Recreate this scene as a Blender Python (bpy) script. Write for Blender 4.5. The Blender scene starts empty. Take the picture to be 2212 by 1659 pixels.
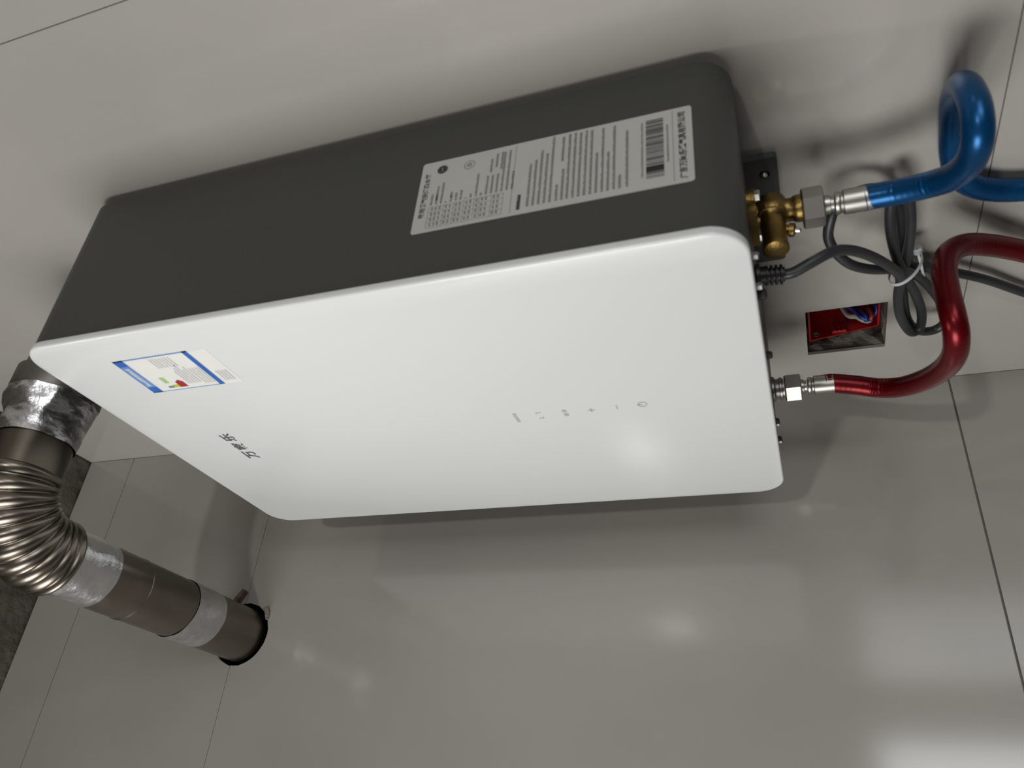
import bpy, bmesh, math, random
from mathutils import Vector, Matrix
from mathutils.geometry import tessellate_polygon
random.seed(7)
sc = bpy.context.scene
C = sc.collection
PI = math.pi

# ------------------------------------------------------------------ camera
cam_d = bpy.data.cameras.new('camera'); cam = bpy.data.objects.new('camera', cam_d); C.objects.link(cam)
RIGHT = Vector((-0.337261, 0.081587, -0.937869)); DOWN = Vector((-0.511113, -0.852492, 0.109638)); FWD = Vector((-0.790581, 0.516334, 0.329213))
m = Matrix.Identity(4)
for i in range(3):
    m[i][0] = RIGHT[i]; m[i][1] = -DOWN[i]; m[i][2] = -FWD[i]
m.translation = Vector((0.5416, -0.4903, -0.0106))
cam.matrix_world = m
cam_d.sensor_width = 36.0; cam_d.sensor_fit = 'HORIZONTAL'; cam_d.lens = 1678.49 * 36.0 / 2212.0
cam_d.clip_start = 0.02
cam_d.dof.use_dof = True; cam_d.dof.focus_distance = 0.95; cam_d.dof.aperture_fstop = 9.0
sc.camera = cam

# ------------------------------------------------------------------ world, lights, exposure
w = bpy.data.worlds.new('world'); sc.world = w; w.use_nodes = True
bg = w.node_tree.nodes['Background']
bg.inputs[0].default_value = (1.0, 0.985, 0.95, 1); bg.inputs[1].default_value = 0.04
def area(name, loc, aim, sx, sy, power, col=(1, 1, 1)):
    d = bpy.data.lights.new(name, 'AREA'); d.shape = 'RECTANGLE'; d.size = sx; d.size_y = sy; d.energy = power; d.color = col
    o = bpy.data.objects.new(name, d); C.objects.link(o); o.location = loc
    o.rotation_euler = (Vector(aim) - Vector(loc)).to_track_quat('-Z', 'Y').to_euler()
    return o
area('room_window_light', (0.08, -2.6, 0.60), (0.2, 0, 0.2), 1.1, 1.3, 45, (1.0, 0.995, 0.975))
area('glass_door_light', (2.3, -0.27, -0.62), (-0.3, -0.40, -0.30), 0.5, 0.85, 8.5, (0.97, 0.99, 1.0))
sd = bpy.data.lights.new('ceiling_downlight', 'SPOT'); sd.energy = 7.5; sd.spot_size = math.radians(104); sd.spot_blend = 0.8; sd.shadow_soft_size = 0.03; sd.color = (1.0, 0.97, 0.91)
so = bpy.data.objects.new('ceiling_downlight', sd); C.objects.link(so); so.location = (0.33, -0.64, 1.05)
pl = bpy.data.lights.new('room_lamp_light', 'POINT'); pl.energy = 22; pl.shadow_soft_size = 0.035; pl.color = (1.0, 0.97, 0.93)
po = bpy.data.objects.new('room_lamp_light', pl); C.objects.link(po); po.location = (1.9, -0.81, 0.34)
vs = sc.view_settings
vs.view_transform = 'Standard'; vs.look = 'None'; vs.gamma = 1.0; vs.use_curve_mapping = False; vs.exposure = 0.0

# ------------------------------------------------------------------ materials
def mat(name, col, rough=0.5, metal=0.0, var=0.0, scale=20.0, bump=0.0, bscale=None, col2=None, spec=0.5, coat=0.0, detail=3.0, rvar=0.0):
    M = bpy.data.materials.new(name); M.use_nodes = True
    nt = M.node_tree; N = nt.nodes; Lk = nt.links; b = N['Principled BSDF']
    b.inputs['Base Color'].default_value = (*col, 1); b.inputs['Roughness'].default_value = rough; b.inputs['Metallic'].default_value = metal
    b.inputs['Specular IOR Level'].default_value = spec
    b.inputs['Coat Weight'].default_value = coat; b.inputs['Coat Roughness'].default_value = 0.08
    tc = N.new('ShaderNodeTexCoord')
    if var > 0 or col2:
        nz = N.new('ShaderNodeTexNoise'); nz.inputs['Scale'].default_value = scale; nz.inputs['Detail'].default_value = detail
        Lk.new(tc.outputs['Object'], nz.inputs['Vector'])
        r = N.new('ShaderNodeValToRGB'); r.color_ramp.elements[0].position = 0.32; r.color_ramp.elements[1].position = 0.68
        c2 = col2 or tuple(min(1, c * (1 + var)) for c in col)
        c1 = col if col2 else tuple(c * (1 - var) for c in col)
        r.color_ramp.elements[0].color = (*c1, 1); r.color_ramp.elements[1].color = (*c2, 1)
        Lk.new(nz.outputs['Fac'], r.inputs['Fac']); Lk.new(r.outputs['Color'], b.inputs['Base Color'])
    if rvar > 0:
        n3 = N.new('ShaderNodeTexNoise'); n3.inputs['Scale'].default_value = scale * 2.3
        Lk.new(tc.outputs['Object'], n3.inputs['Vector'])
        mr = N.new('ShaderNodeMapRange'); mr.inputs['To Min'].default_value = max(0.02, rough - rvar); mr.inputs['To Max'].default_value = rough + rvar
        Lk.new(n3.outputs['Fac'], mr.inputs['Value']); Lk.new(mr.outputs['Result'], b.inputs['Roughness'])
    if bump > 0:
        n2 = N.new('ShaderNodeTexNoise'); n2.inputs['Scale'].default_value = bscale or scale; n2.inputs['Detail'].default_value = 4
        Lk.new(tc.outputs['Object'], n2.inputs['Vector'])
        bp = N.new('ShaderNodeBump'); bp.inputs['Strength'].default_value = bump; bp.inputs['Distance'].default_value = 0.004
        Lk.new(n2.outputs['Fac'], bp.inputs['Height']); Lk.new(bp.outputs['Normal'], b.inputs['Normal'])
    return M
MAT = {}
def tile_mat():
    M = mat('grey_glazed_tile', (0.36, 0.343, 0.315), 0.12, spec=0.5); M.node_tree.nodes['Principled BSDF'].inputs['IOR'].default_value = 1.62
    nt = M.node_tree; N = nt.nodes; Lk = nt.links; b = N['Principled BSDF']
    tc = N.new('ShaderNodeTexCoord'); mp = N.new('ShaderNodeMapping'); mp.inputs['Scale'].default_value = (2.4, 2.4, 1.7)
    Lk.new(tc.outputs['Object'], mp.inputs['Vector'])
    nz = N.new('ShaderNodeTexNoise'); nz.inputs['Scale'].default_value = 2.4; nz.inputs['Detail'].default_value = 5; nz.inputs['Distortion'].default_value = 0.6
    Lk.new(mp.outputs['Vector'], nz.inputs['Vector'])
    r = N.new('ShaderNodeValToRGB'); e = r.color_ramp.elements
    e[0].position = 0.3; e[0].color = (0.385, 0.370, 0.340, 1); e[1].position = 0.72; e[1].color = (0.425, 0.404, 0.372, 1)
    Lk.new(nz.outputs['Fac'], r.inputs['Fac']); Lk.new(r.outputs['Color'], b.inputs['Base Color'])
    return M
MAT['tile'] = tile_mat()
MAT['grout'] = mat('tile_grout', (0.20, 0.19, 0.175), 0.9, var=0.1, scale=60)
MAT['mortar'] = mat('rough_mortar', (0.15, 0.135, 0.115), 0.95, var=0.35, scale=45, bump=0.9, bscale=90)
MAT['concrete'] = mat('bare_concrete', (0.11, 0.095, 0.078), 0.95, var=0.4, scale=18, bump=1.0, bscale=60, detail=6)
MAT['casing'] = mat('charcoal_powder_coat', (0.050, 0.051, 0.046), 0.45, var=0.04, scale=300, bump=0.02, bscale=900, spec=0.4)
MAT['panel'] = mat('white_glass_panel', (0.77, 0.787, 0.777), 0.20, spec=0.5)
MAT['dark_plastic'] = mat('black_plastic', (0.012, 0.012, 0.014), 0.45, var=0.1, scale=80)
MAT['cable'] = mat('black_cable_sheath', (0.030, 0.031, 0.034), 0.42, var=0.1, scale=90)
MAT['bracket'] = mat('dark_grey_bracket', (0.050, 0.050, 0.052), 0.5, var=0.08, scale=60)
MAT['steel'] = mat('zinc_steel', (0.62, 0.62, 0.60), 0.25, 1.0, var=0.08, scale=60)
MAT['dull'] = mat('dull_zinc', (0.30, 0.30, 0.30), 0.35, 1.0)
MAT['nickel'] = mat('brushed_nickel', (0.47, 0.45, 0.42), 0.36, 1.0)
MAT['brass'] = mat('cast_brass', (0.25, 0.165, 0.055), 0.36, 1.0, var=0.18, scale=120, bump=0.12, bscale=500)
MAT['flue'] = mat('brown_grey_stainless', (0.225, 0.197, 0.165), 0.32, 1.0, var=0.10, scale=25, rvar=0.06)
MAT['flue_dark'] = mat('dark_stainless_sleeve', (0.155, 0.133, 0.108), 0.33, 1.0, var=0.12, scale=25)
MAT['foil'] = mat('aluminium_foil_tape', (0.66, 0.66, 0.67), 0.30, 1.0, var=0.07, scale=50, bump=0.5, bscale=55, rvar=0.08)
MAT['flange'] = mat('dull_grey_steel', (0.20, 0.19, 0.175), 0.45, 0.8, var=0.1, scale=40)
def hose_mat(name, col, dark):
    return mat(name, col, 0.33, 0.6, var=0.12, scale=40, spec=0.4, coat=0.05)
MAT['blue'] = hose_mat('blue_hose_sleeve', (0.003, 0.068, 0.20), 0)
MAT['red'] = hose_mat('red_hose_sleeve', (0.135, 0.0015, 0.005), 0)
MAT['paper'] = mat('label_paper', (0.50, 0.50, 0.475), 0.5, var=0.02, scale=40)
MAT['white_paper'] = mat('white_sticker_paper', (0.84, 0.84, 0.81), 0.4, var=0.02, scale=40)
MAT['ink'] = mat('black_label_ink', (0.045, 0.045, 0.043), 0.6, var=0.05, scale=50)
MAT['ink_grey'] = mat('grey_label_ink', (0.20, 0.20, 0.19), 0.6, var=0.05, scale=50)
MAT['ink_light'] = mat('light_grey_ink', (0.52, 0.52, 0.53), 0.5, var=0.05, scale=50)
MAT['logo'] = mat('dark_grey_logo_ink', (0.11, 0.115, 0.12), 0.4, var=0.05, scale=50)
MAT['icon'] = mat('grey_icon_ink', (0.46, 0.46, 0.46), 0.4, var=0.05, scale=50)
MAT['blue_ink'] = mat('blue_label_ink', (0.035, 0.14, 0.50), 0.4, var=0.08, scale=50)
MAT['blue_ink_light'] = mat('pale_blue_label_ink', (0.15, 0.29, 0.62), 0.4, var=0.08, scale=50)
MAT['green'] = mat('pale_green_ink', (0.42, 0.62, 0.25), 0.4, var=0.08, scale=50)
MAT['green_dark'] = mat('teal_green_ink', (0.10, 0.30, 0.20), 0.4, var=0.08, scale=50)
MAT['yellow'] = mat('yellow_ink', (0.60, 0.55, 0.05), 0.4, var=0.08, scale=50)
MAT['red_ink'] = mat('red_label_ink', (0.38, 0.03, 0.035), 0.4, var=0.08, scale=50)
MAT['red_plastic'] = mat('red_plastic', (0.30, 0.007, 0.009), 0.4, var=0.08, scale=50)
MAT['wire_blue'] = mat('blue_wire', (0.012, 0.03, 0.18), 0.4, var=0.1, scale=50)
MAT['wire_red'] = mat('brown_red_wire', (0.20, 0.02, 0.02), 0.4, var=0.1, scale=50)
MAT['wire_pale'] = mat('pale_grey_wire', (0.30, 0.28, 0.25), 0.4, var=0.1, scale=50)
MAT['tie'] = mat('white_nylon', (0.55, 0.56, 0.58), 0.35, var=0.05, scale=50)
MAT['plaster'] = mat('brown_plaster', (0.16, 0.11, 0.085), 0.9, var=0.25, scale=120, bump=0.5, bscale=200)
MAT['chip'] = mat('beige_plaster', (0.27, 0.225, 0.19), 0.9, var=0.2, scale=120, bump=0.5, bscale=200)
MAT['hole'] = mat('hole_and_joint_black', (0.010, 0.010, 0.010), 0.9, var=0.2, scale=60)  # black paints the shade inside the holes; also colours the open joint strip

# ------------------------------------------------------------------ mesh helpers
def link(name, bm, material, parent=None, smooth=False, auto=None):
    bmesh.ops.recalc_face_normals(bm, faces=bm.faces[:])
    me = bpy.data.meshes.new(name); bm.to_mesh(me); bm.free()
    me.materials.append(MAT[material] if isinstance(material, str) else material)
    if smooth:
        for p in me.polygons: p.use_smooth = True
        if auto:
            me.set_sharp_from_angle(angle=math.radians(auto))
    o = bpy.data.objects.new(name, me); C.objects.link(o)
    if parent is not None:
        o.parent = parent; o.matrix_parent_inverse = Matrix.Translation(-Vector(parent_origin(parent)))
    return o
ORG = {}
def parent_origin(p):
    return ORG.get(p.name, (0, 0, 0))
def empty(name, loc, label, cat, group=None):
    o = bpy.data.objects.new(name, None); C.objects.link(o); o.location = loc; o.empty_display_size = 0.02
    ORG[o.name] = loc
    tag(o, label, cat, group); return o
def tag(o, label=None, cat=None, group=None, kind=None):
    if label: o['label'] = label
    if cat: o['category'] = cat
    if group: o['group'] = group
    if kind: o['kind'] = kind
    return o
def frame(d, ref=None):
    d = Vector(d).normalized()
    ref = Vector(ref) if ref else (Vector((0, 0, 1)) if abs(d.z) < 0.9 else Vector((1, 0, 0)))
    a = d.cross(ref).normalized(); b = d.cross(a).normalized()
    return d, a, b
def box(bm, x0, x1, y0, y1, z0, z1):
    v = [bm.verts.new((x, y, z)) for x in (x0, x1) for y in (y0, y1) for z in (z0, z1)]
    for f in ((0, 1, 3, 2), (4, 6, 7, 5), (0, 4, 5, 1), (2, 3, 7, 6), (0, 2, 6, 4), (1, 5, 7, 3)):
        bm.faces.new([v[i] for i in f])
def bevel(bm, off, seg=2):
    bmesh.ops.bevel(bm, geom=bm.edges[:], offset=off, segments=seg, affect='EDGES', profile=0.5)
def lathe(bm, org, d, prof, n=32, ref=None, capa=True, capb=True, wob=0.0, squash=None):
    """prof: list of (t, r) along d"""
    d, a, b = frame(d, ref); org = Vector(org); rings = []
    for t, r in prof:
        ring = []
        for k in range(n):
            an = 2 * PI * k / n; rr = r * (1 + wob * (random.random() - 0.5))
            ca, cb = math.cos(an), math.sin(an)
            if squash: cb *= squash
            ring.append(bm.verts.new(org + d * t + a * (rr * ca) + b * (rr * cb)))
        rings.append(ring)
    for i in range(len(rings) - 1):
        for k in range(n):
            bm.faces.new((rings[i][k], rings[i][(k + 1) % n], rings[i + 1][(k + 1) % n], rings[i + 1][k]))
    if capa: bm.faces.new(rings[0])
    if capb: bm.faces.new(rings[-1])
def smooth_path(pts, per=10):
    pts = [Vector(p) for p in pts]; out = []
    P = [pts[0] * 2 - pts[1]] + pts + [pts[-1] * 2 - pts[-2]]
    for i in range(1, len(P) - 2):
        p0, p1, p2, p3 = P[i - 1:i + 3]
        for k in range(per):
            t = k / per; t2 = t * t; t3 = t2 * t
            out.append(0.5 * ((2 * p1) + (p2 - p0) * t + (2 * p0 - 5 * p1 + 4 * p2 - p3) * t2 + (3 * p1 - p0 - 3 * p2 + p3) * t3))
    out.append(pts[-1]); return out
def tube(bm, path, rad, n=16, caps=True):
    """rad: number or function(index, arc length, angle, bend vector dot) -> radius"""
    tang = []
    for i in range(len(path)):
        a = path[max(0, i - 1)]; b = path[min(len(path) - 1, i + 1)]; tang.append((b - a).normalized())
    d, a, b = frame(tang[0]); s = 0; rings = []
    for i, p in enumerate(path):
        if i:
            s += (p - path[i - 1]).length
            q = tang[i - 1].rotation_difference(tang[i]); a = (q @ a).normalized(); b = tang[i].cross(a).normalized()
        i0 = max(1, min(len(path) - 2, i))
        curv = tang[min(len(path) - 1, i0 + 1)] - tang[i0 - 1]
        ring = []
        for k in range(n):
            an = 2 * PI * k / n; dv = a * math.cos(an) + b * math.sin(an)
            r = rad(i, s, an, curv.dot(dv)) if callable(rad) else rad
            ring.append(bm.verts.new(p + dv * r))
        rings.append(ring)
    for i in range(len(rings) - 1):
        for k in range(n):
            bm.faces.new((rings[i][k], rings[i][(k + 1) % n], rings[i + 1][(k + 1) % n], rings[i + 1][k]))
    if caps:
        bm.faces.new(rings[0]); bm.faces.new(rings[-1])
def prism(bm, outer, holes, mapf, d0, d1):
    """2D polygon with holes, extruded between depths d0 and d1; mapf(u, v, d) -> 3D"""
    loops = [outer] + list(holes)
    flat = [p for l in loops for p in l]
    tris = tessellate_polygon([[Vector((p[0], p[1], 0)) for p in l] for l in loops])
    A = [bm.verts.new(mapf(p[0], p[1], d0)) for p in flat]; B = [bm.verts.new(mapf(p[0], p[1], d1)) for p in flat]
    for t in tris:
        try:
            bm.faces.new([A[i] for i in t]); bm.faces.new([B[i] for i in t])
        except ValueError: pass
    o = 0
    for l in loops:
        n = len(l)
        for k in range(n):
            i, j = o + k, o + (k + 1) % n
            bm.faces.new((A[i], A[j], B[j], B[i]))
        o += n
def rrect(w0, w1, h0, h1, r, n=10):
    pts = []
    for cx, cy, a0 in ((w1 - r, h1 - r, 0), (w0 + r, h1 - r, 90), (w0 + r, h0 + r, 180), (w1 - r, h0 + r, 270)):
        for k in range(n + 1):
            a = math.radians(a0 + 90 * k / n); pts.append((cx + r * math.cos(a), cy + r * math.sin(a)))
    return pts
def loft(bm, loops, capa=True, capb=True):
    R_ = [[bm.verts.new(p) for p in l] for l in loops]
    n = len(R_[0])
    for i in range(len(R_) - 1):
        for k in range(n):
            bm.faces.new((R_[i][k], R_[i][(k + 1) % n], R_[i + 1][(k + 1) % n], R_[i + 1][k]))
    if capa: bm.faces.new(R_[0])
    if capb: bm.faces.new(R_[-1])
def circle(cx, cy, r, n=48, wob=0):
    return [(cx + r * (1 + wob * (random.random() - .5)) * math.cos(2 * PI * k / n), cy + r * (1 + wob * (random.random() - .5)) * math.sin(2 * PI * k / n)) for k in range(n)]

# ------------------------------------------------------------------ dimensions
X0 = -0.2966; ZA, ZB, ZC, ZT = 0.9763, 0.6861, -0.1806, 1.0661; XJ = 0.339
ZBOT = ZC - 0.867
W2 = 0.18815; HH = 0.58; YF = -0.1715; YB = -0.0085
FY, FZ, FR = -0.2765, 0.681, 0.0335           # flue through the left wall
SX0, SX1, SZ0, SZ1 = -0.2205, -0.1412, -0.1142, -0.0378   # recess in the back wall

# ------------------------------------------------------------------ walls
G = 0.0024                                      # grout recess
left = lambda u, v, d: (X0 + d, u, v)           # u = y, v = z
back = lambda u, v, d: (u, -d, v)               # u = x, v = z
hole_r = 0.0395
bm = bmesh.new()
prism(bm, [(0.0, ZBOT), (0.0, ZT), (-1.7, ZT), (-1.7, ZBOT)], [circle(FY, FZ, hole_r + 0.001)], left, -0.10, -G)
wl = link('wall_left', bm, 'grout'); tag(wl, kind='structure'); wl['label'] = 'grey tiled side wall with the round flue hole'
bm = bmesh.new()
prism(bm, [(X0, ZBOT), (X0, ZT), (1.3, ZT), (1.3, ZBOT)], [[(SX0 - .001, SZ0 - .001), (SX1 + .001, SZ0 - .001), (SX1 + .001, SZ1 + .001), (SX0 - .001, SZ1 + .001)]], back, -0.10, -G)
wb = link('wall_back', bm, 'grout'); tag(wb, kind='structure'); wb['label'] = 'grey tiled wall behind the water heater'

def notch(u0, u1, v0, v1, side):
    """left-wall tile outline with half of the flue hole cut from its top or bottom edge"""
    pts = []; dz = (v1 if side == 'top' else v0) - FZ
    ha = math.sqrt(hole_r ** 2 - dz ** 2); n = 22
    if side == 'top':
        a0 = math.atan2(dz, -ha); a1 = math.atan2(dz, ha)
        if a0 < 0: a0 += 2 * PI
        a1 += 2 * PI
        pts = [(u0, v0), (u1, v0), (u1, v1)]
        arc = [a1 + (a0 - a1) * k / n for k in range(n + 1)]
        pts += [(FY + hole_r * (1 + .03 * (random.random() - .5)) * math.cos(a), FZ + hole_r * (1 + .03 * (random.random() - .5)) * math.sin(a)) for a in arc]
        pts += [(u0, v1)]
    else:
        a0 = math.atan2(dz, -ha); a1 = math.atan2(dz, ha)
        arc = [a0 + (a1 - a0) * k / n for k in range(n + 1)]
        pts = [(u0, v0)] + [(FY + hole_r * (1 + .03 * (random.random() - .5)) * math.cos(a), FZ + hole_r * (1 + .03 * (random.random() - .5)) * math.sin(a)) for a in arc] + [(u1, v0), (u1, v1), (u0, v1)]
    return pts
def tile(outer, holes, mapf, parent):
    bm = bmesh.new(); prism(bm, outer, holes, mapf, -G - 0.001, 0.0)
    return link('tile', bm, 'tile', parent)
ja, jb, jc = 0.0006, 0.0003, 0.0011            # half widths of the joints
rect = lambda a, b, c, d: [(a, c), (b, c), (b, d), (a, d)]
y0, y1 = -0.0004, -1.7
tile(rect(y1, y0, ZBOT, ZC - jc), [], left, wl)
tile(notch(y1, y0, ZC + jc, ZB - jb, 'top'), [], left, wl)
tile(notch(y1, y0, ZB + jb, ZA - ja, 'bottom'), [], left, wl)
tile(rect(y1, y0, ZA + ja, ZT), [], left, wl)
sock = [(SX0, SZ0), (SX1, SZ0), (SX1, SZ1), (SX0, SZ1)]
tile(rect(X0 + .0006, XJ - .0004, ZBOT, ZC - .0005), [], back, wb)
tile(rect(X0 + .0006, XJ - .0004, ZC + .0005, ZT), [sock], back, wb)
tile(rect(XJ + .0004, 1.3, ZBOT, ZC - .0005), [], back, wb)
tile(rect(XJ + .0004, 1.3, ZC + .0005, ZT), [], back, wb)
bm = bmesh.new(); box(bm, X0 - G - .0005, X0 - G + .0003, y1, y0, ZA - ja, ZA + ja); link('open_joint', bm, 'hole', wl)
# recess lining of rough mortar (part of the back wall)
bm = bmesh.new()
def rough_quad(bm, o, u, v, nu, nv, nrm, amp):
    o, u, v, nrm = Vector(o), Vector(u), Vector(v), Vector(nrm); g = []
    for i in range(nu + 1):
        for j in range(nv + 1):
            edge = i in (0, nu) or j in (0, nv)
            g.append(bm.verts.new(o + u * (i / nu) + v * (j / nv) + nrm * (0 if edge else random.uniform(0, amp))))
    for i in range(nu):
        for j in range(nv):
            a = i * (nv + 1) + j
            bm.faces.new((g[a], g[a + nv + 1], g[a + nv + 2], g[a + 1]))
dp = 0.075; yb_ = G + 0.0002
rough_quad(bm, (SX0 - .0009, yb_, SZ0), (0, dp, 0), (0, 0, SZ1 - SZ0), 8, 8, (1, 0, 0), .004)
rough_quad(bm, (SX1 + .0009, yb_, SZ0), (0, dp, 0), (0, 0, SZ1 - SZ0), 8, 8, (-1, 0, 0), .003)
rough_quad(bm, (SX0, yb_, SZ0 - .0009), (SX1 - SX0, 0, 0), (0, dp, 0), 8, 8, (0, 0, 1), .003)
rough_quad(bm, (SX0, yb_, SZ1 + .0009), (SX1 - SX0, 0, 0), (0, dp, 0), 8, 8, (0, 0, -1), .003)
rough_quad(bm, (SX0, dp, SZ0), (SX1 - SX0, 0, 0), (0, 0, SZ1 - SZ0), 6, 6, (0, -1, 0), .003)
link('recess_lining', bm, 'mortar', wb)
# flue hole lining (part of the left wall), black to paint the shade inside
bm = bmesh.new(); lathe(bm, (X0 - .0004, FY, FZ), (-1, 0, 0), [(0.0, hole_r + .0012), (0.003, hole_r + .0004), (.12, hole_r + .0004)], 40, capa=False)
link('hole_lining', bm, 'hole', wl, smooth=True, auto=40)
# bare concrete ceiling
bm = bmesh.new(); nx, ny = 60, 80; g = []
for i in range(nx + 1):
    for j in range(ny + 1):
        x = X0 - 0.09 + 1.5 * (i / nx) ** 1.5; y = 0.09 - 1.7 * (j / ny) ** 1.3
        g.append(bm.verts.new((x, y, ZT + .0006 + random.uniform(0.0, 0.007))))
for i in range(nx):
    for j in range(ny):
        a = i * (ny + 1) + j; bm.faces.new((g[a], g[a + ny + 1], g[a + ny + 2], g[a + 1]))
ce = link('ceiling', bm, 'concrete', smooth=True); tag(ce, kind='structure'); ce['label'] = 'rough bare concrete ceiling slab'
for k, (x, y) in enumerate(((-0.2363, -0.2056), (-0.2577, -0.2138), (-0.2783, -0.2143))):
    bm = bmesh.new(); lathe(bm, (x, y, ZT - .0005), (0, 0, 1), [(0, .0052), (.001, .0056), (.012, .005)], 14, wob=.12)
    link('anchor_hole', bm, 'hole', ce)  # closed black plug, its colour stands for the shade in the hole

# ------------------------------------------------------------------ water heater
wh = empty('water_heater', (0, -0.09, 0), 'white fronted gas water heater with charcoal sides hung on the tiled wall', 'water heater')
bm = bmesh.new()
bi = 0.0012
def body_loop(y, ins, r): return [(u, y, v) for u, v in rrect(-W2 + ins, W2 - ins, ins, HH - ins, r, 12)]
loft(bm, [body_loop(YF + .0075, bi, .024), body_loop(YB - .003, bi, .024), body_loop(YB, bi + .003, .022)])
link('casing', bm, 'casing', wh, smooth=True, auto=35)
bm = bmesh.new()
yp = YF
loft(bm, [body_loop(yp + .0075, .0012, .024), body_loop(yp + .0060, 0.0, .025), body_loop(yp + .0018, 0.0, .025), body_loop(yp + .0006, .0005, .0248), body_loop(yp, .0017, .024)])
link('front_panel', bm, 'panel', wh, smooth=True, auto=50)
# wall spacers hidden behind the casing carry it off the tiles
bm = bmesh.new(); box(bm, -.12, .12, YB - .002, -0.0003, HH - .10, HH - .05)
link('hanging_plate', bm, 'bracket', wh)
br = empty('wall_bracket', (.02, -.004, -.0242), 'dark grey sheet metal bracket screwed to the wall behind the brass valve', 'bracket')
bm = bmesh.new()
prism(bm, rrect(-0.0445, 0.0815, -0.0242, 0.030, .004, 5), [circle(.0640, -.0136, .0042, 18)], back, 0.0004, 0.0065)
link('plate', bm, 'bracket', br)
bm = bmesh.new(); lathe(bm, (.0640, -.0012, -.0136), (0, -1, 0), [(0, .003), (.0045, .003), (.006, .0026), (.0068, .0012)], 14, capb=True)
link('screw', bm, 'steel', br, smooth=True, auto=40)
# screws and rubber plugs along the bottom edge
for (x, y, mt, r, l) in ((.1319, -.146, 'dull', .0028, .0045), (.0995, -.146, 'dull', .0028, .0045), (.0905, -.146, 'dark_plastic', .0040, .0060), (.019, -.150, 'dark_plastic', .0030, .0045),
                         (-.0867, -.150, 'dark_plastic', .0026, .003), (-.0925, -.150, 'dull', .0016, .0035), (-.1255, -.150, 'dull', .0018, .0035), (-.1205, -.150, 'dark_plastic', .0024, .003)):
    bm = bmesh.new(); lathe(bm, (x, y, .0013), (0, 0, -1), [(0, r), (l, r), (l + .0012, r * .6)], 6 if mt == 'dull' else 14)
    link('bottom_screw' if mt == 'dull' else 'rubber_plug', bm, mt, wh)
# --- print helpers: sheets and ink slightly proud of the surface
def on_side(u, v, d): return (W2 - bi + d, u, v)
def on_front(u, v, d): return (u, YF - d, v)
def sheet(name, pts, mapf, d0, d1, mt, parent):
    bm = bmesh.new(); prism(bm, pts, [], mapf, d0, d1); return link(name, bm, mt, parent)
def ink(name, rects, mapf, d, mt, parent, kind=None):
    bm = bmesh.new()
    for q in rects:
        vs_ = [bm.verts.new(mapf(a, b, d)) for a, b in q]; bm.faces.new(vs_)
    o = link(name, bm, mt, parent)
    if kind: o['kind'] = kind
    return o
def R4(a, b, c, d): return [(a, c), (b, c), (b, d), (a, d)]
def text_rects(body, u0, u1, v0, v1, bold=0.0):
    """letter shapes of a text line fitted into a box; returns list of polygons (2D)"""
    cu = bpy.data.curves.new('t', 'FONT'); cu.body = body; cu.size = 1; cu.resolution_u = 3; cu.offset = bold
    o = bpy.data.objects.new('t', cu); C.objects.link(o)
    dg = bpy.context.evaluated_depsgraph_get(); ev = o.evaluated_get(dg); me = ev.to_mesh()
    V = [(p.co.x, p.co.y) for p in me.vertices]; F = [list(p.vertices) for p in me.polygons]
    ev.to_mesh_clear(); bpy.data.objects.remove(o); bpy.data.curves.remove(cu)
    if not V: return []
    xs = [p[0] for p in V]; ys = [p[1] for p in V]; a, b, c, d = min(xs), max(xs), min(ys), max(ys)
    M_ = lambda p: (u0 + (p[0] - a) / (b - a) * (u1 - u0), v0 + (p[1] - c) / (d - c) * (v1 - v0))
    return [[M_(V[i]) for i in f] for f in F]
# rating label on the charcoal side
LU0, LU1, LV0, LV1 = -0.1247, -0.0548, 0.0276, 0.2250
rl = sheet('rating_label', rrect(LU0, LU1, LV0, LV1, .0022, 4), on_side, -.0002, .0003, 'paper', wh); rl['label'] = 'pale grey rating label printed with specifications and a barcode'
U = lambda s: LU0 + s * (LU1 - LU0)
V_ = lambda t: LV1 - t * (LV1 - LV0)
DP = .00038
ink('label_title', text_rects('家用燃气快速热水器', U(.20), U(.84), V_(.042), V_(.017), .025), on_side, DP, 'ink', rl)
ink('maker_name', text_rects('广东万家乐燃气具有限公司', U(.05), U(.93), V_(.980), V_(.952), .035), on_side, DP, 'ink', rl)
def words(u0, u1, v, h, rects, fill=.82):
    u = u0
    while u < u1 - .0004:
        ln = min(random.uniform(.0010, .0018), u1 - u)
        k = random.random()
        rects.append(R4(u, u + ln * fill, v - h * .5, v + h * (.5 if k > .2 else .25)))
        u += ln
rows = []; faint = []
# specification rows beside the grid
spec_top = [.52, .62, .66, .38, .45, .47, .41, .38, .42, .68, .40, .62, .62, .63, .92, .93, .62]
for k, top in enumerate(spec_top):
    t = .062 + k * .0195
    words(U(.36), U(top), V_(t), .0017, faint if k % 3 else rows)
    if k in (1, 4, 6): words(U(.42), U(.50), V_(t), .0017, rows)
for k, (t, a, b) in enumerate(((.285, .66, .86), (.305, .72, .92), (.325, .68, .93))): words(U(a), U(b), V_(t), .0018, rows)
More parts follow.
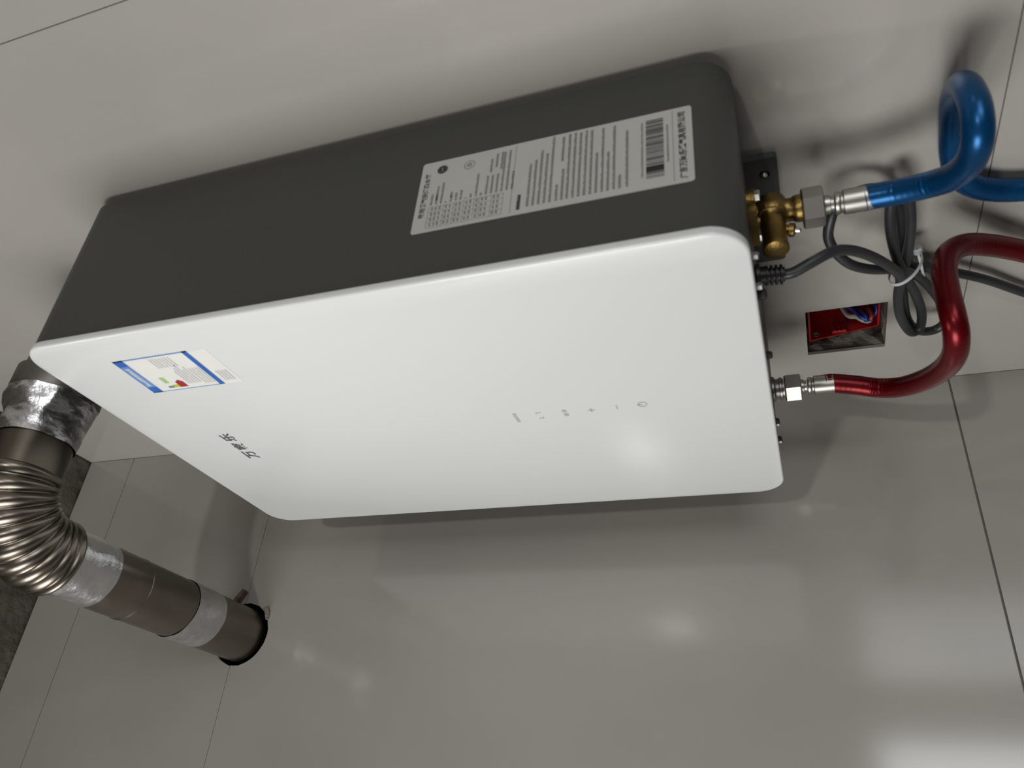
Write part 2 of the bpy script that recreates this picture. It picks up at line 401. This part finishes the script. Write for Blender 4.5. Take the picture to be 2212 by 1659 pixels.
# grid lower left of label
grid = []
for t in (.055, .115, .155, .195, .235, .255, .30, .345): grid.append(R4(U(.05), U(.33), V_(t) - .00016, V_(t) + .00016))
for s in (.05, .12, .19, .26, .33): grid.append(R4(U(s) - .00016, U(s) + .00016, V_(.345), V_(.055)))
for t in (.07, .085, .1, .125, .14, .165, .18, .205, .22, .245, .265, .28, .31, .325):
    for s in (.07, .14, .21, .28): words(U(s), U(s + .045), V_(t), .0016, faint)
ink('grid_lines', grid, on_side, DP, 'ink_grey', rl)
sep = [R4(U(.03), U(.97), V_(.376) - .0002, V_(.376) + .0002)]
ink('separator_line', sep, on_side, DP, 'ink_grey', rl)
bold = []; words(U(.06), U(.26), V_(.405), .0026, bold, .95)
para = [(.438, .08, .66), (.458, .08, .70), (.478, .08, .82), (.498, .08, .76), (.518, .08, .98), (.54, .08, .30), (.56, .08, .50), (.555, .60, .95), (.578, .08, .97), (.598, .08, .97), (.618, .08, .96), (.638, .08, .97), (.658, .08, .96), (.678, .08, .62), (.698, .08, .95), (.718, .08, .60), (.738, .08, .95), (.758, .08, .26), (.782, .08, .84)]
for t, a, b in para: words(U(a), U(b), V_(t), .0019, rows)
ink('bold_heading', bold, on_side, DP, 'ink', rl)
tx = ink('fine_print', rows, on_side, DP, 'ink_grey', rl, 'stuff')
tx2 = ink('table_print', faint, on_side, DP, 'ink_light' if False else 'ink_grey', rl, 'stuff')
# barcode: bars stacked along the label's width
bars = []; u = U(.13)
while u < U(.91):
    wd = random.choice((.0003, .0003, .0006, .0009)); bars.append(R4(u, u + wd, V_(.905), V_(.846))); u += wd + random.choice((.0002, .0003, .0003, .0006))
bars.append(R4(U(.22), U(.28), V_(.905), V_(.846)))
ink('barcode', bars, on_side, DP, 'ink', rl, 'stuff')
nb = []; words(U(.16), U(.90), V_(.833), .0012, nb); words(U(.30), U(.80), V_(.918), .0012, nb)
ink('barcode_number', nb, on_side, DP, 'ink_grey', rl, 'stuff')
ink('maker_line', [R4(U(.03), U(.97), V_(.936) - .0002, V_(.936) + .0002)], on_side, DP, 'ink_grey', rl)
def ring(cx, cy, r0, r1, n=28): return [[(cx + r * math.cos(2 * PI * q / n), cy + r * math.sin(2 * PI * q / n)) for r, q in ((r0, k), (r1, k), (r1, k + 1), (r0, k + 1))] for k in range(n)]
ink('round_mark', ring(U(.86), V_(.085), .0012, .0042) + [R4(U(.86) - .0006, U(.86) + .0006, V_(.085) - .002, V_(.085) + .002)], on_side, DP, 'ink', rl)
ink('ring_mark', ring(U(.84), V_(.195), .0037, .0043) + ring(U(.84), V_(.195), .0008, .0020), on_side, DP, 'ink_grey', rl)
# energy label on the front
ex0, ex1, ez0, ez1 = .1060, .1564, .4312, .5072
el = sheet('energy_label', R4(ex0, ex1, ez0, ez1), on_front, -.0001, .00025, 'white_paper', wh); el['label'] = 'blue bordered energy label with coloured grade arrows'
DF = .00033
eb = 'blue_ink'
ink('band_end', [R4(ex0, ex0 + .009, ez1 - .0105, ez1)], on_front, DF, 'blue_ink', el); ink('band_end', [R4(ex1 - .009, ex1, ez1 - .0105, ez1)], on_front, DF, 'blue_ink', el)
ink('title_band', [R4(ex0 + .009, ex1 - .009, ez1 - .0105, ez1)], on_front, DF, 'blue_ink_light', el)
tt = []; words(ex0 + .011, ex1 - .011, ez1 - .0052, .0042, tt, .55)
ink('band_lettering', tt, on_front, DF + .0001, 'white_paper', el, 'stuff')
ink('bottom_band', [R4(ex0, ex1, ez0, ez0 + .0050)], on_front, DF, 'blue_ink', el)
ink('side_border', [R4(ex0, ex0 + .0009, ez0, ez1)], on_front, DF, 'blue_ink_light', el); ink('side_border', [R4(ex1 - .0016, ex1, ez0, ez1)], on_front, DF, 'blue_ink_light', el)
ink('grade_box', [R4(.1175, .1265, .4800, .4850)], on_front, DF, 'green', el)
ink('grade_arrow_green', [R4(.1102, .1130, .4800, .4860)], on_front, DF, 'green_dark', el)
ink('grade_arrow_yellow', [R4(.1100, .1140, .4745, .4800)], on_front, DF, 'yellow', el)
ink('grade_arrow_red', [[(.1095, .4665), (.1175, .4665), (.1205, .4700), (.1175, .4745), (.1095, .4745)]], on_front, DF, 'red_ink', el)
tt = []
for k in range(5): words(.1130, .1330 + .004 * (k % 3), .4625 - k * .0030, .0016, tt)
for k in range(7): words(.1390, .1525, .4720 - k * .0031, .0016, tt)
for k in range(4): words(.1105, .1340, .4470 - k * .0030, .0016, tt)
ink('label_text', tt, on_front, DF, 'ink_light', el, 'stuff')
# white strip sticker right below it
st = sheet('strip_sticker', R4(.1058, .1550, .4130, .4302), on_front, -.0001, .00022, 'white_paper', wh); st['label'] = 'small white strip sticker below the energy label'
tt = []
for k in range(4): words(.1105, .1255, .4262 - k * .0030, .0018, tt)
ink('strip_text', tt, on_front, .0003, 'ink_light', st, 'stuff')
# maker's name in three characters
lg = []
for ch, cx in (('万', -.0190), ('家', -.0005), ('乐', .0180)): lg += text_rects(ch, cx - .0078, cx + .0078, .4895, .5030, .03)
ink('logo', lg, on_front, .0002, 'logo', wh)
# six touch symbols in a column down the middle of the panel
tt = []
for k in range(4): tt.append(R4(-.0072 + k * .0039, -.0072 + k * .0039 + .0030, .2062, .2092))
def symbol(rects): ink('touch_symbol', rects, on_front, .0002, 'icon', wh)
symbol(tt)
symbol([R4(-.0050, -.0042, .1845, .1890), R4(-.0050, -.0026, .1845, .1851), R4(.0044, .0052, .1845, .1890), R4(.0028, .0052, .1884, .1890)])
symbol(R4 and [R4(-.0052, -.0010, .1622, .1662), R4(.0012, .0054, .1626, .1662)])
symbol([R4(-.0030, .0036, .1414, .1423), R4(-.0001, .0008, .1385, .1452)])
symbol([R4(-.0024, .0040, .1197, .1207)])
symbol(ring(.0014, .0990, .0030, .0040, 24) + [R4(.0010, .0018, .0990, .1030)])

# ------------------------------------------------------------------ brass valve on the cold inlet
VX, VY = 0.0775, -0.062
bv = empty('brass_valve', (VX, VY, 0), 'brass inlet valve bolted under the charcoal heater casing', 'valve')
bm = bmesh.new()
prof = []
fl = []
for k in range(40):
    a = 2 * PI * k / 40; s = 1.0 if math.cos(a) > 0 else -1.0
    fl.append((VX - .001 + .0165 * s + .0105 * math.cos(a), VY + .0105 * math.sin(a) * 1.0))
prism(bm, fl, [], lambda u, v, d: (u, v, d), -.0050, .0013)
link('flange', bm, 'brass', bv, smooth=True, auto=40)
for dx in (-.0235, .0215):
    bm = bmesh.new(); lathe(bm, (VX + dx, VY, -.0048), (0, 0, -1), [(0, .0046), (.0032, .0046), (.0038, .004)], 6)
    link('flange_bolt', bm, 'steel', bv)
bm = bmesh.new()
lathe(bm, (VX + .001, VY, -.003), (0, 0, -1), [(0, .0085), (.004, .0085), (.006, .0115), (.0085, .0128), (.013, .0132), (.0175, .0125), (.0205, .010), (.0225, .0088), (.027, .0088), (.0285, .0098), (.031, .0104), (.0335, .0104)], 28)
link('body', bm, 'brass', bv, smooth=True, auto=45)
bm = bmesh.new()
lathe(bm, (VX + .001, VY + .002, -.0155), (0, -1, 0), [(-.0125, .004), (-.0115, .008), (-.008, .0115), (0, .0128), (.008, .0122), (.0095, .0092), (.034, .0090), (.036, .0096), (.0385, .0094), (.0395, .0078)], 26)
link('filter_cap', bm, 'brass', bv, smooth=True, auto=40)
bm = bmesh.new()
lathe(bm, (VX - .001, VY - .016, -.019), (0, -.25, -1), [(0, .004), (.007, .004), (.0075, .0052), (.011, .0052), (.012, .003)], 12)
dr = link('drain_spigot', bm, 'brass', bv, smooth=True, auto=40)
bm = bmesh.new(); lathe(bm, (VX - .001, VY - .019, -.0305), (0, -.25, -1), [(0, .0018), (.003, .0018), (.004, .0008)], 8)
link('pin', bm, 'steel', dr)

# ------------------------------------------------------------------ hoses
def corr(base, amp, pitch, smoothness=1.0):
    def f(i, s, an, cd):
        k = max(0.0, min(1.0, (cd - 0.035) * 16.0))       # ribs push through the sleeve inside the bends
        return base + amp * (0.015 + 0.985 * k) * math.sin(2 * PI * s / pitch)
    return f
def resample(path, step):
    out = [path[0]]; acc = 0
    for i in range(1, len(path)):
        a, b = path[i - 1], path[i]; L = (b - a).length
        while acc + L >= step:
            t = (step - acc) / L; a = a + (b - a) * t; out.append(a.copy()); L = (b - a).length; acc = 0
        acc += L
    out.append(path[-1]); return out
def hose(name, label, pts, mt, nut_z0, nut_z1, nr, fer_z0, fer_z1, x, y, nut_ref=None):
    e = empty(name, (x, y, nut_z0), label, 'hose')
    bm = bmesh.new()
    ln = nut_z0 - nut_z1
    lathe(bm, (x, y, nut_z0), (0, 0, -1), [(0, nr * .90), (.0012, nr), (ln - .0012, nr), (ln, nr * .88)], 6, ref=nut_ref)
    link('hex_nut', bm, 'nickel', e)
    bm = bmesh.new()
    lathe(bm, (x, y, nut_z1 + .001), (0, 0, -1), [(0, .0072), (nut_z1 - fer_z0 - .0035, .0070), (nut_z1 - fer_z0 - .003, .0058), (nut_z1 - fer_z0 - .001, .0058)], 24)
    link('neck', bm, 'nickel', e, smooth=True, auto=40)
    bm = bmesh.new()
    lathe(bm, (x, y, fer_z0 + .0012), (0, 0, -1), [(0, .0058), (.0004, .0082), (.0022, .0086), (.0036, .0082), (.0042, .0076), (.0052, .0076), (.0062, .0092), (fer_z0 - fer_z1 + .0012, .0094)], 28)
    link('crimp_sleeve', bm, 'nickel', e, smooth=True, auto=35)
    path = resample(smooth_path(pts, 12), .0009)
    bm = bmesh.new(); tube(bm, path, corr(.0093, .0014, .0048), 22)
    link('hose_sleeve', bm, mt, e, smooth=True)
    return e
BLUE = [(0.0765, -0.0620, -0.0782), (0.0772, -0.0620, -0.0837), (0.0809, -0.0650, -0.1014), (0.0903, -0.0720, -0.1201), (0.1052, -0.0820, -0.1310), (0.1273, -0.0920, -0.1366), (0.1490, -0.0940, -0.1376), (0.1585, -0.0800, -0.1381), (0.1550, -0.0580, -0.1385), (0.1379, -0.0350, -0.1406), (0.1121, -0.0180, -0.1429), (0.0837, -0.0125, -0.1456), (0.0559, -0.0125, -0.1483), (0.0310, -0.0125, -0.1546), (0.0154, -0.0125, -0.1676), (0.0071, -0.0125, -0.1830), (0.0021, -0.0125, -0.2034), (-0.0026, -0.0125, -0.2377), (-0.004, -0.0125, -0.30)]
RED = [(-0.1511, -0.0800, -0.0481), (-0.1509, -0.0800, -0.0543), (-0.1537, -0.0830, -0.0744), (-0.1546, -0.0880, -0.0938), (-0.1406, -0.0970, -0.1113), (-0.1092, -0.1100, -0.1257), (-0.0721, -0.1230, -0.1342), (-0.0378, -0.1320, -0.1364), (-0.0119, -0.1320, -0.1351), (-0.0015, -0.1200, -0.1338), (-0.0018, -0.0980, -0.1342), (-0.0057, -0.0750, -0.1369), (-0.0116, -0.0550, -0.1438), (-0.0216, -0.0400, -0.1582), (-0.0379, -0.0300, -0.1788), (-0.0642, -0.0220, -0.2118), (-0.1009, -0.0180, -0.2593), (-.125, -.016, -.31)]
hose('water_hose', 'blue sleeved corrugated water hose looping from the brass valve', BLUE, 'blue', -.0368, -.0525, .0152, -.0608, -.0845, .0768, -.062, (.25, 1, 0))
hose('water_hose', 'red sleeved corrugated water hose bending below the heater bottom', RED, 'red', -.0100, -.0255, .0145, -.0322, -.0545, -.1509, -.080, (.515, .857, 0))
# nipple of the hot outlet under the heater
bm = bmesh.new(); lathe(bm, (-.1509, -.080, .0015), (0, 0, -1), [(0, .0125), (.002, .0125), (.0035, .0100), (.0065, .0100), (.0072, .0112), (.0092, .0112), (.0098, .0100), (.0112, .0100)], 26)
link('outlet_nipple', bm, 'nickel', wh, smooth=True, auto=35)

# ------------------------------------------------------------------ power cable
CAB = [(0.0517, -0.1000, -0.0080), (0.0508, -0.1000, -0.0179), (0.0515, -0.1000, -0.0263), (0.0540, -0.0950, -0.0399), (0.0505, -0.0850, -0.0556), (0.0361, -0.0750, -0.0699), (0.0083, -0.0620, -0.0872), (-0.0215, -0.0520, -0.1034), (-0.0450, -0.0460, -0.1125), (-0.0738, -0.0440, -0.1125), (-0.1093, -0.0420, -0.1169), (-0.1387, -0.0400, -0.1275), (-0.1372, -0.0360, -0.1359), (-0.1138, -0.0340, -0.1354), (-0.0839, -0.0340, -0.1277), (-0.0591, -0.0340, -0.1188), (-0.0281, -0.0340, -0.1100), (0.0071, -0.0330, -0.1044), (0.0360, -0.0300, -0.1046), (0.0477, -0.0260, -0.1099), (0.0314, -0.0240, -0.1176), (-0.0018, -0.0240, -0.1217), (-0.0344, -0.0260, -0.1212), (-0.0639, -0.0280, -0.1183), (-0.0941, -0.0300, -0.1200), (-0.1318, -0.0300, -0.1256), (-0.1560, -0.0280, -0.1374), (-0.1638, -0.0240, -0.1528), (-0.1514, -0.0220, -0.1608), (-0.1200, -0.0220, -0.1533), (-0.0874, -0.0240, -0.1390), (-0.0644, -0.0280, -0.1256), (-0.0399, -0.0400, -0.1079), (-0.0230, -0.0500, -0.0897), (-0.0103, -0.0520, -0.0733), (0.0044, -0.0500, -0.0623), (0.0202, -0.0460, -0.0566), (0.0347, -0.0420, -0.0583), (0.0453, -0.0360, -0.0643), (0.0463, -0.0260, -0.0797), (0.0385, -0.0200, -0.0991), (0.0139, -0.0160, -0.1125), (-0.0272, -0.0160, -0.1182), (-0.0660, -0.0160, -0.1248), (-0.0749, -0.0160, -0.1394), (-0.0900, -0.0140, -0.1632), (-0.1104, -0.0120, -0.1917), (-0.1410, -0.0100, -0.2267), (-0.1784, -0.0100, -0.2734)]
pc = empty('power_cable', (.0525, -.10, 0), 'black power cable coiled and tied below the heater', 'cable')
bm = bmesh.new(); tube(bm, smooth_path(CAB, 8), .0042, 14); link('cable_sheath', bm, 'cable', pc, smooth=True)
bm = bmesh.new()
prof = [(0, .0098), (.0025, .0098), (.003, .0072), (.0068, .0072)]
t = .0068
for k in range(4):
    prof += [(t + .0002, .0078), (t + .0020, .0076), (t + .0022, .0056), (t + .0033, .0056)]; t += .0035
prof += [(t, .0058)]
lathe(bm, (.0530, -.10, .0011), (-.002, 0, -.0208), prof, 22); link('strain_relief', bm, 'dark_plastic', pc, smooth=True, auto=35)
# white cable tie around the bundle
ct = empty('cable_tie', (-.045, -.036, -.118), 'white nylon cable tie around the coiled black cable', 'cable tie')
bm = bmesh.new()
c0 = Vector((-.0470, -.0345, -.1185)); ea = Vector((-.010, .020, -.019)).normalized(); eb_ = Vector((-.75, -.45, -.1)); axis = Vector((1, .1, .25)).normalized()
eb2 = axis.cross(ea).normalized(); ea2 = eb2.cross(axis).normalized()
loop = []; n = 40
for k in range(n):
    a = 2 * PI * k / n
    loop.append((c0 + ea2 * (.0185 * math.cos(a)) + eb2 * (.0100 * math.sin(a)), (ea2 * math.cos(a) + eb2 * math.sin(a)).normalized()))
R_ = []
for p, nrm in loop:
    R_.append([bm.verts.new(p + nrm * a + axis * b) for a, b in ((0, -.0015), (.001, -.0015), (.001, .0015), (0, .0015))])
for k in range(n):
    for j in range(4): bm.faces.new((R_[k][j], R_[k][(j + 1) % 4], R_[(k + 1) % n][(j + 1) % 4], R_[(k + 1) % n][j]))
link('band', bm, 'tie', ct, smooth=True, auto=40)
hd = c0 + ea2 * .0195 + axis * .001
bm = bmesh.new(); lathe(bm, hd - axis * .0035, axis, [(0, .0036), (.0006, .0042), (.0064, .0042), (.007, .0036)], 8); link('head', bm, 'tie', ct)
bm = bmesh.new(); tl = smooth_path([hd, hd + Vector((-.014, -.004, -.003)), hd + Vector((-.030, -.006, -.006)), hd + Vector((-.045, -.006, -.009))], 6); tube(bm, tl, .0013, 8); link('tail', bm, 'tie', ct, smooth=True)

# ------------------------------------------------------------------ junction box in the wall recess
jb_ = empty('junction_box', ((SX0 + SX1) / 2, .05, SZ0), 'red plastic junction box with loose wires sunk in the wall', 'junction box')
a, b, c, d = SX0 + .0040, SX1 - .002, SZ0 + .0020, SZ1 - .0030; y1b = .066; th = .002
bm = bmesh.new()
prf = [(.0145, d), (.0245, c), (y1b, c), (y1b, d)]
for xx in (a, b - th): prism(bm, prf, [], lambda u, v, w_, xx=xx: (xx + w_, u, v), 0, th)
box(bm, a, b, .0245, y1b, c, c + th); box(bm, a, b, .0145, y1b, d - th, d); box(bm, a, b, y1b - th, y1b, c, d)
link('box_shell', bm, 'red_plastic', jb_)
zc_ = -.0722
bm = bmesh.new(); box(bm, a + th, a + th + .004, .0195, y1b - .004, zc_ - .0075, zc_ + .0075); bevel(bm, .001, 2)
boss = link('screw_boss', bm, 'red_plastic', jb_)
for k in (-1, 0, 1):
    bm = bmesh.new(); box(bm, a + th + .0038, a + th + .0056, .0195, .0275, zc_ + k * .0046 - .0012, zc_ + k * .0046 + .0012); bevel(bm, .0004, 1); link('rib', bm, 'red_plastic', boss)
bm = bmesh.new(); lathe(bm, (a + th + .0001, .0215, -.0488), (1, 0, 0), [(0, .0032), (.0004, .0032)], 16); link('knockout', bm, 'mortar', jb_)
def wire(pts, mt, r=.0019):
    bm = bmesh.new(); tube(bm, smooth_path(pts, 6), r, 8); o = link('wire', bm, mt, jb_, smooth=True); return o
wire([(-0.2060, 0.0550, -0.076), (-0.1900, 0.0383, -0.0797), (-0.1880, 0.0293, -0.0875), (-0.1880, 0.0185, -0.0935), (-0.1920, 0.0177, -0.1010), (-0.1960, 0.0290, -0.1065), (-.202, .045, -.104)], 'wire_blue', .0024)
wire([(-0.2040, 0.0550, -0.083), (-0.1920, 0.0375, -0.0855), (-0.1880, 0.0307, -0.0936), (-0.1860, 0.0214, -0.0967), (-0.1900, 0.0158, -0.0978), (-.1960, .020, -.0975)], 'wire_blue', .0022)
wire([(-0.2000, 0.0550, -0.096), (-0.1900, 0.0361, -0.0988), (-0.1860, 0.0264, -0.1020), (-0.1880, 0.0192, -0.1035), (-0.1930, 0.0180, -0.1010), (-.199, .028, -.0985)], 'wire_red', .0025)
wire([(-0.2080, 0.0520, -0.078), (-0.2060, 0.0362, -0.0829), (-0.2030, 0.0309, -0.0905), (-0.2040, 0.0259, -0.0968), (-0.2070, 0.0270, -0.1029), (-.209, .040, -.106)], 'wire_pale', .0032)
wire([(-0.1950, 0.0550, -0.106), (-0.1860, 0.0344, -0.1080), (-0.1900, 0.0265, -0.1090), (-0.1970, 0.0260, -0.1070), (-.205, .04, -.104)], 'wire_blue', .0020)
# ------------------------------------------------------------------ exhaust flue
PX, PZ = .068, .684; BR = .057
ef = empty('exhaust_flue', (PX, -.065, .58), 'brown stainless exhaust flue with corrugated elbow and foil tape', 'flue pipe')
bm = bmesh.new()
p = [Vector((PX, -.060, .5785)), Vector((PX, -.060, .635))] + [Vector((PX, -.060 - .049 * (1 - math.cos(t * PI / 16)), .635 + .049 * math.sin(t * PI / 16))) for t in range(1, 9)] + [Vector((PX, -.150, PZ))]
tube(bm, p, .0375, 32); link('outlet_elbow', bm, 'flange', ef, smooth=True, auto=50)
bm = bmesh.new(); lathe(bm, (PX, -.112, PZ), (0, -1, 0), [(0, .0405), (.002, .0425), (.024, .0425), (.027, .041), (.034, .0385)], 40); link('outlet_collar', bm, 'flange', ef, smooth=True, auto=40)
# wrinkled foil over the joint
bm = bmesh.new(); n = 64; rings = []
from mathutils import noise
for i in range(25):
    t = i / 24; y = -.139 - .047 * t; rb = .0420 - .0052 * min(1, t * 2.2) if t < .45 else .0368
    if t < .45: rb = .0425 - (.0425 - .0372) * (t / .45) ** 1.3
    else: rb = .0372 - .0008 * (t - .45)
    ring_ = []
    for k in range(n):
        a = 2 * PI * k / n; q = Vector((math.cos(a) * 2.4, math.sin(a) * 2.4, t * 3.2))
        r = rb + .0021 * noise.noise(q) * (1.2 - .7 * t) + .0012 * noise.noise(q * 2.7) * (1.2 - .7 * t)
        yy = y + (.0035 * noise.noise(Vector((math.cos(a) * 1.3, math.sin(a) * 1.3, 5 + t)))) * (1.3 - t)
        ring_.append(bm.verts.new((PX + r * math.cos(a), yy, PZ + r * math.sin(a))))
    rings.append(ring_)
for i in range(24):
    for k in range(n): bm.faces.new((rings[i][k], rings[i][(k + 1) % n], rings[i + 1][(k + 1) % n], rings[i + 1][k]))
link('foil_tape', bm, 'foil', ef, smooth=True)
bm = bmesh.new(); lathe(bm, (PX, -.165, PZ), (0, -1, 0), [(0, .0352), (.060, .0352)], 44); link('sleeve', bm, 'flue_dark', ef, smooth=True, auto=40)
# corrugated quarter bend in the horizontal plane, from -y to -x
cx_, cy_ = PX - BR, -.2205
ax_end = (cx_, cy_ - BR)
NR = 10; per = 10; tot = NR * per; l0, la, l1 = .004, BR * PI / 2, .016
path = []
for i in range(tot + 1):
    q = (l0 + la + l1) * i / tot
    if q < l0: path.append(Vector((PX, cy_ + l0 - q, PZ)))
    elif q < l0 + la:
        a = (q - l0) / BR; path.append(Vector((cx_ + BR * math.cos(a), cy_ - BR * math.sin(a), PZ)))
    else: path.append(Vector((cx_ - (q - l0 - la), cy_ - BR, PZ)))
def rib(i, s, an, cd):
    ph = (i % per) / per
    return .0330 + .0052 * math.sin(PI * ph) ** .8
bm = bmesh.new(); tube(bm, path, rib, 48); link('corrugated_elbow', bm, 'flue', ef, smooth=True)
A_ = Vector((cx_ - .014, cy_ - BR, path[-1].z)); B_ = Vector((X0 - .07, FY, FZ)); dv = (B_ - A_); Ld = dv.length; dn = dv.normalized()
xt = lambda x: (A_.x - x) / (A_.x - B_.x) * Ld
bm = bmesh.new()
sm = xt(-.100)
prof = [(0, FR), (sm - .0012, FR), (sm - .0006, FR + .0006), (sm + .0006, FR + .0006), (sm + .0012, FR), (Ld, FR)]
lathe(bm, A_, dn, prof, 48); link('straight_pipe', bm, 'flue', ef, smooth=True, auto=30)
def band(x0_, x1_, sl):
    bm = bmesh.new(); rings = []; n = 60; d, a_, b_ = frame(dn)
    m_ = 12
    for i in range(m_ + 1):
        t = xt(x0_) + (xt(x1_) - xt(x0_)) * i / m_; ring_ = []
        for k in range(n):
            an = 2 * PI * k / n; q = Vector((math.cos(an) * 3, math.sin(an) * 3, t * 90 + x0_ * 31))
            r = FR + .0007 + .0006 * noise.noise(q)
            tt_ = t + sl * math.cos(an) * .003
            ring_.append(bm.verts.new(A_ + d * tt_ + a_ * r * math.cos(an) + b_ * r * math.sin(an)))
        rings.append(ring_)
    for i in range(m_):
        for k in range(n): bm.faces.new((rings[i][k], rings[i][(k + 1) % n], rings[i + 1][(k + 1) % n], rings[i + 1][k]))
    return link('foil_tape', bm, 'foil', ef, smooth=True)
band(-.0045, -.053, .3); band(-.174, -.222, .8)
# crumbs of plaster at the edge of the flue hole
def crumb(name, label, pts, mt, thick):
    bm = bmesh.new()
    prism(bm, pts, [], left, -.0004, thick); bevel(bm, .0009, 1)
    o = link(name, bm, mt); tag(o, label, 'plaster', 'plaster bits around the flue hole'); return o
crumb('plaster_splinter', 'thin dark brown plaster splinter standing beside the flue hole', [(-.2225, .6865), (-.2195, .6900), (-.2330, .7000), (-.2380, .6990), (-.2370, .6945)], 'plaster', .010)
crumb('plaster_chip', 'beige plaster chip at the lower rim of the flue hole', [(-.2440, .6560), (-.2405, .6490), (-.2480, .6445), (-.2590, .6440), (-.2590, .6475), (-.2510, .6510)], 'chip', .003)
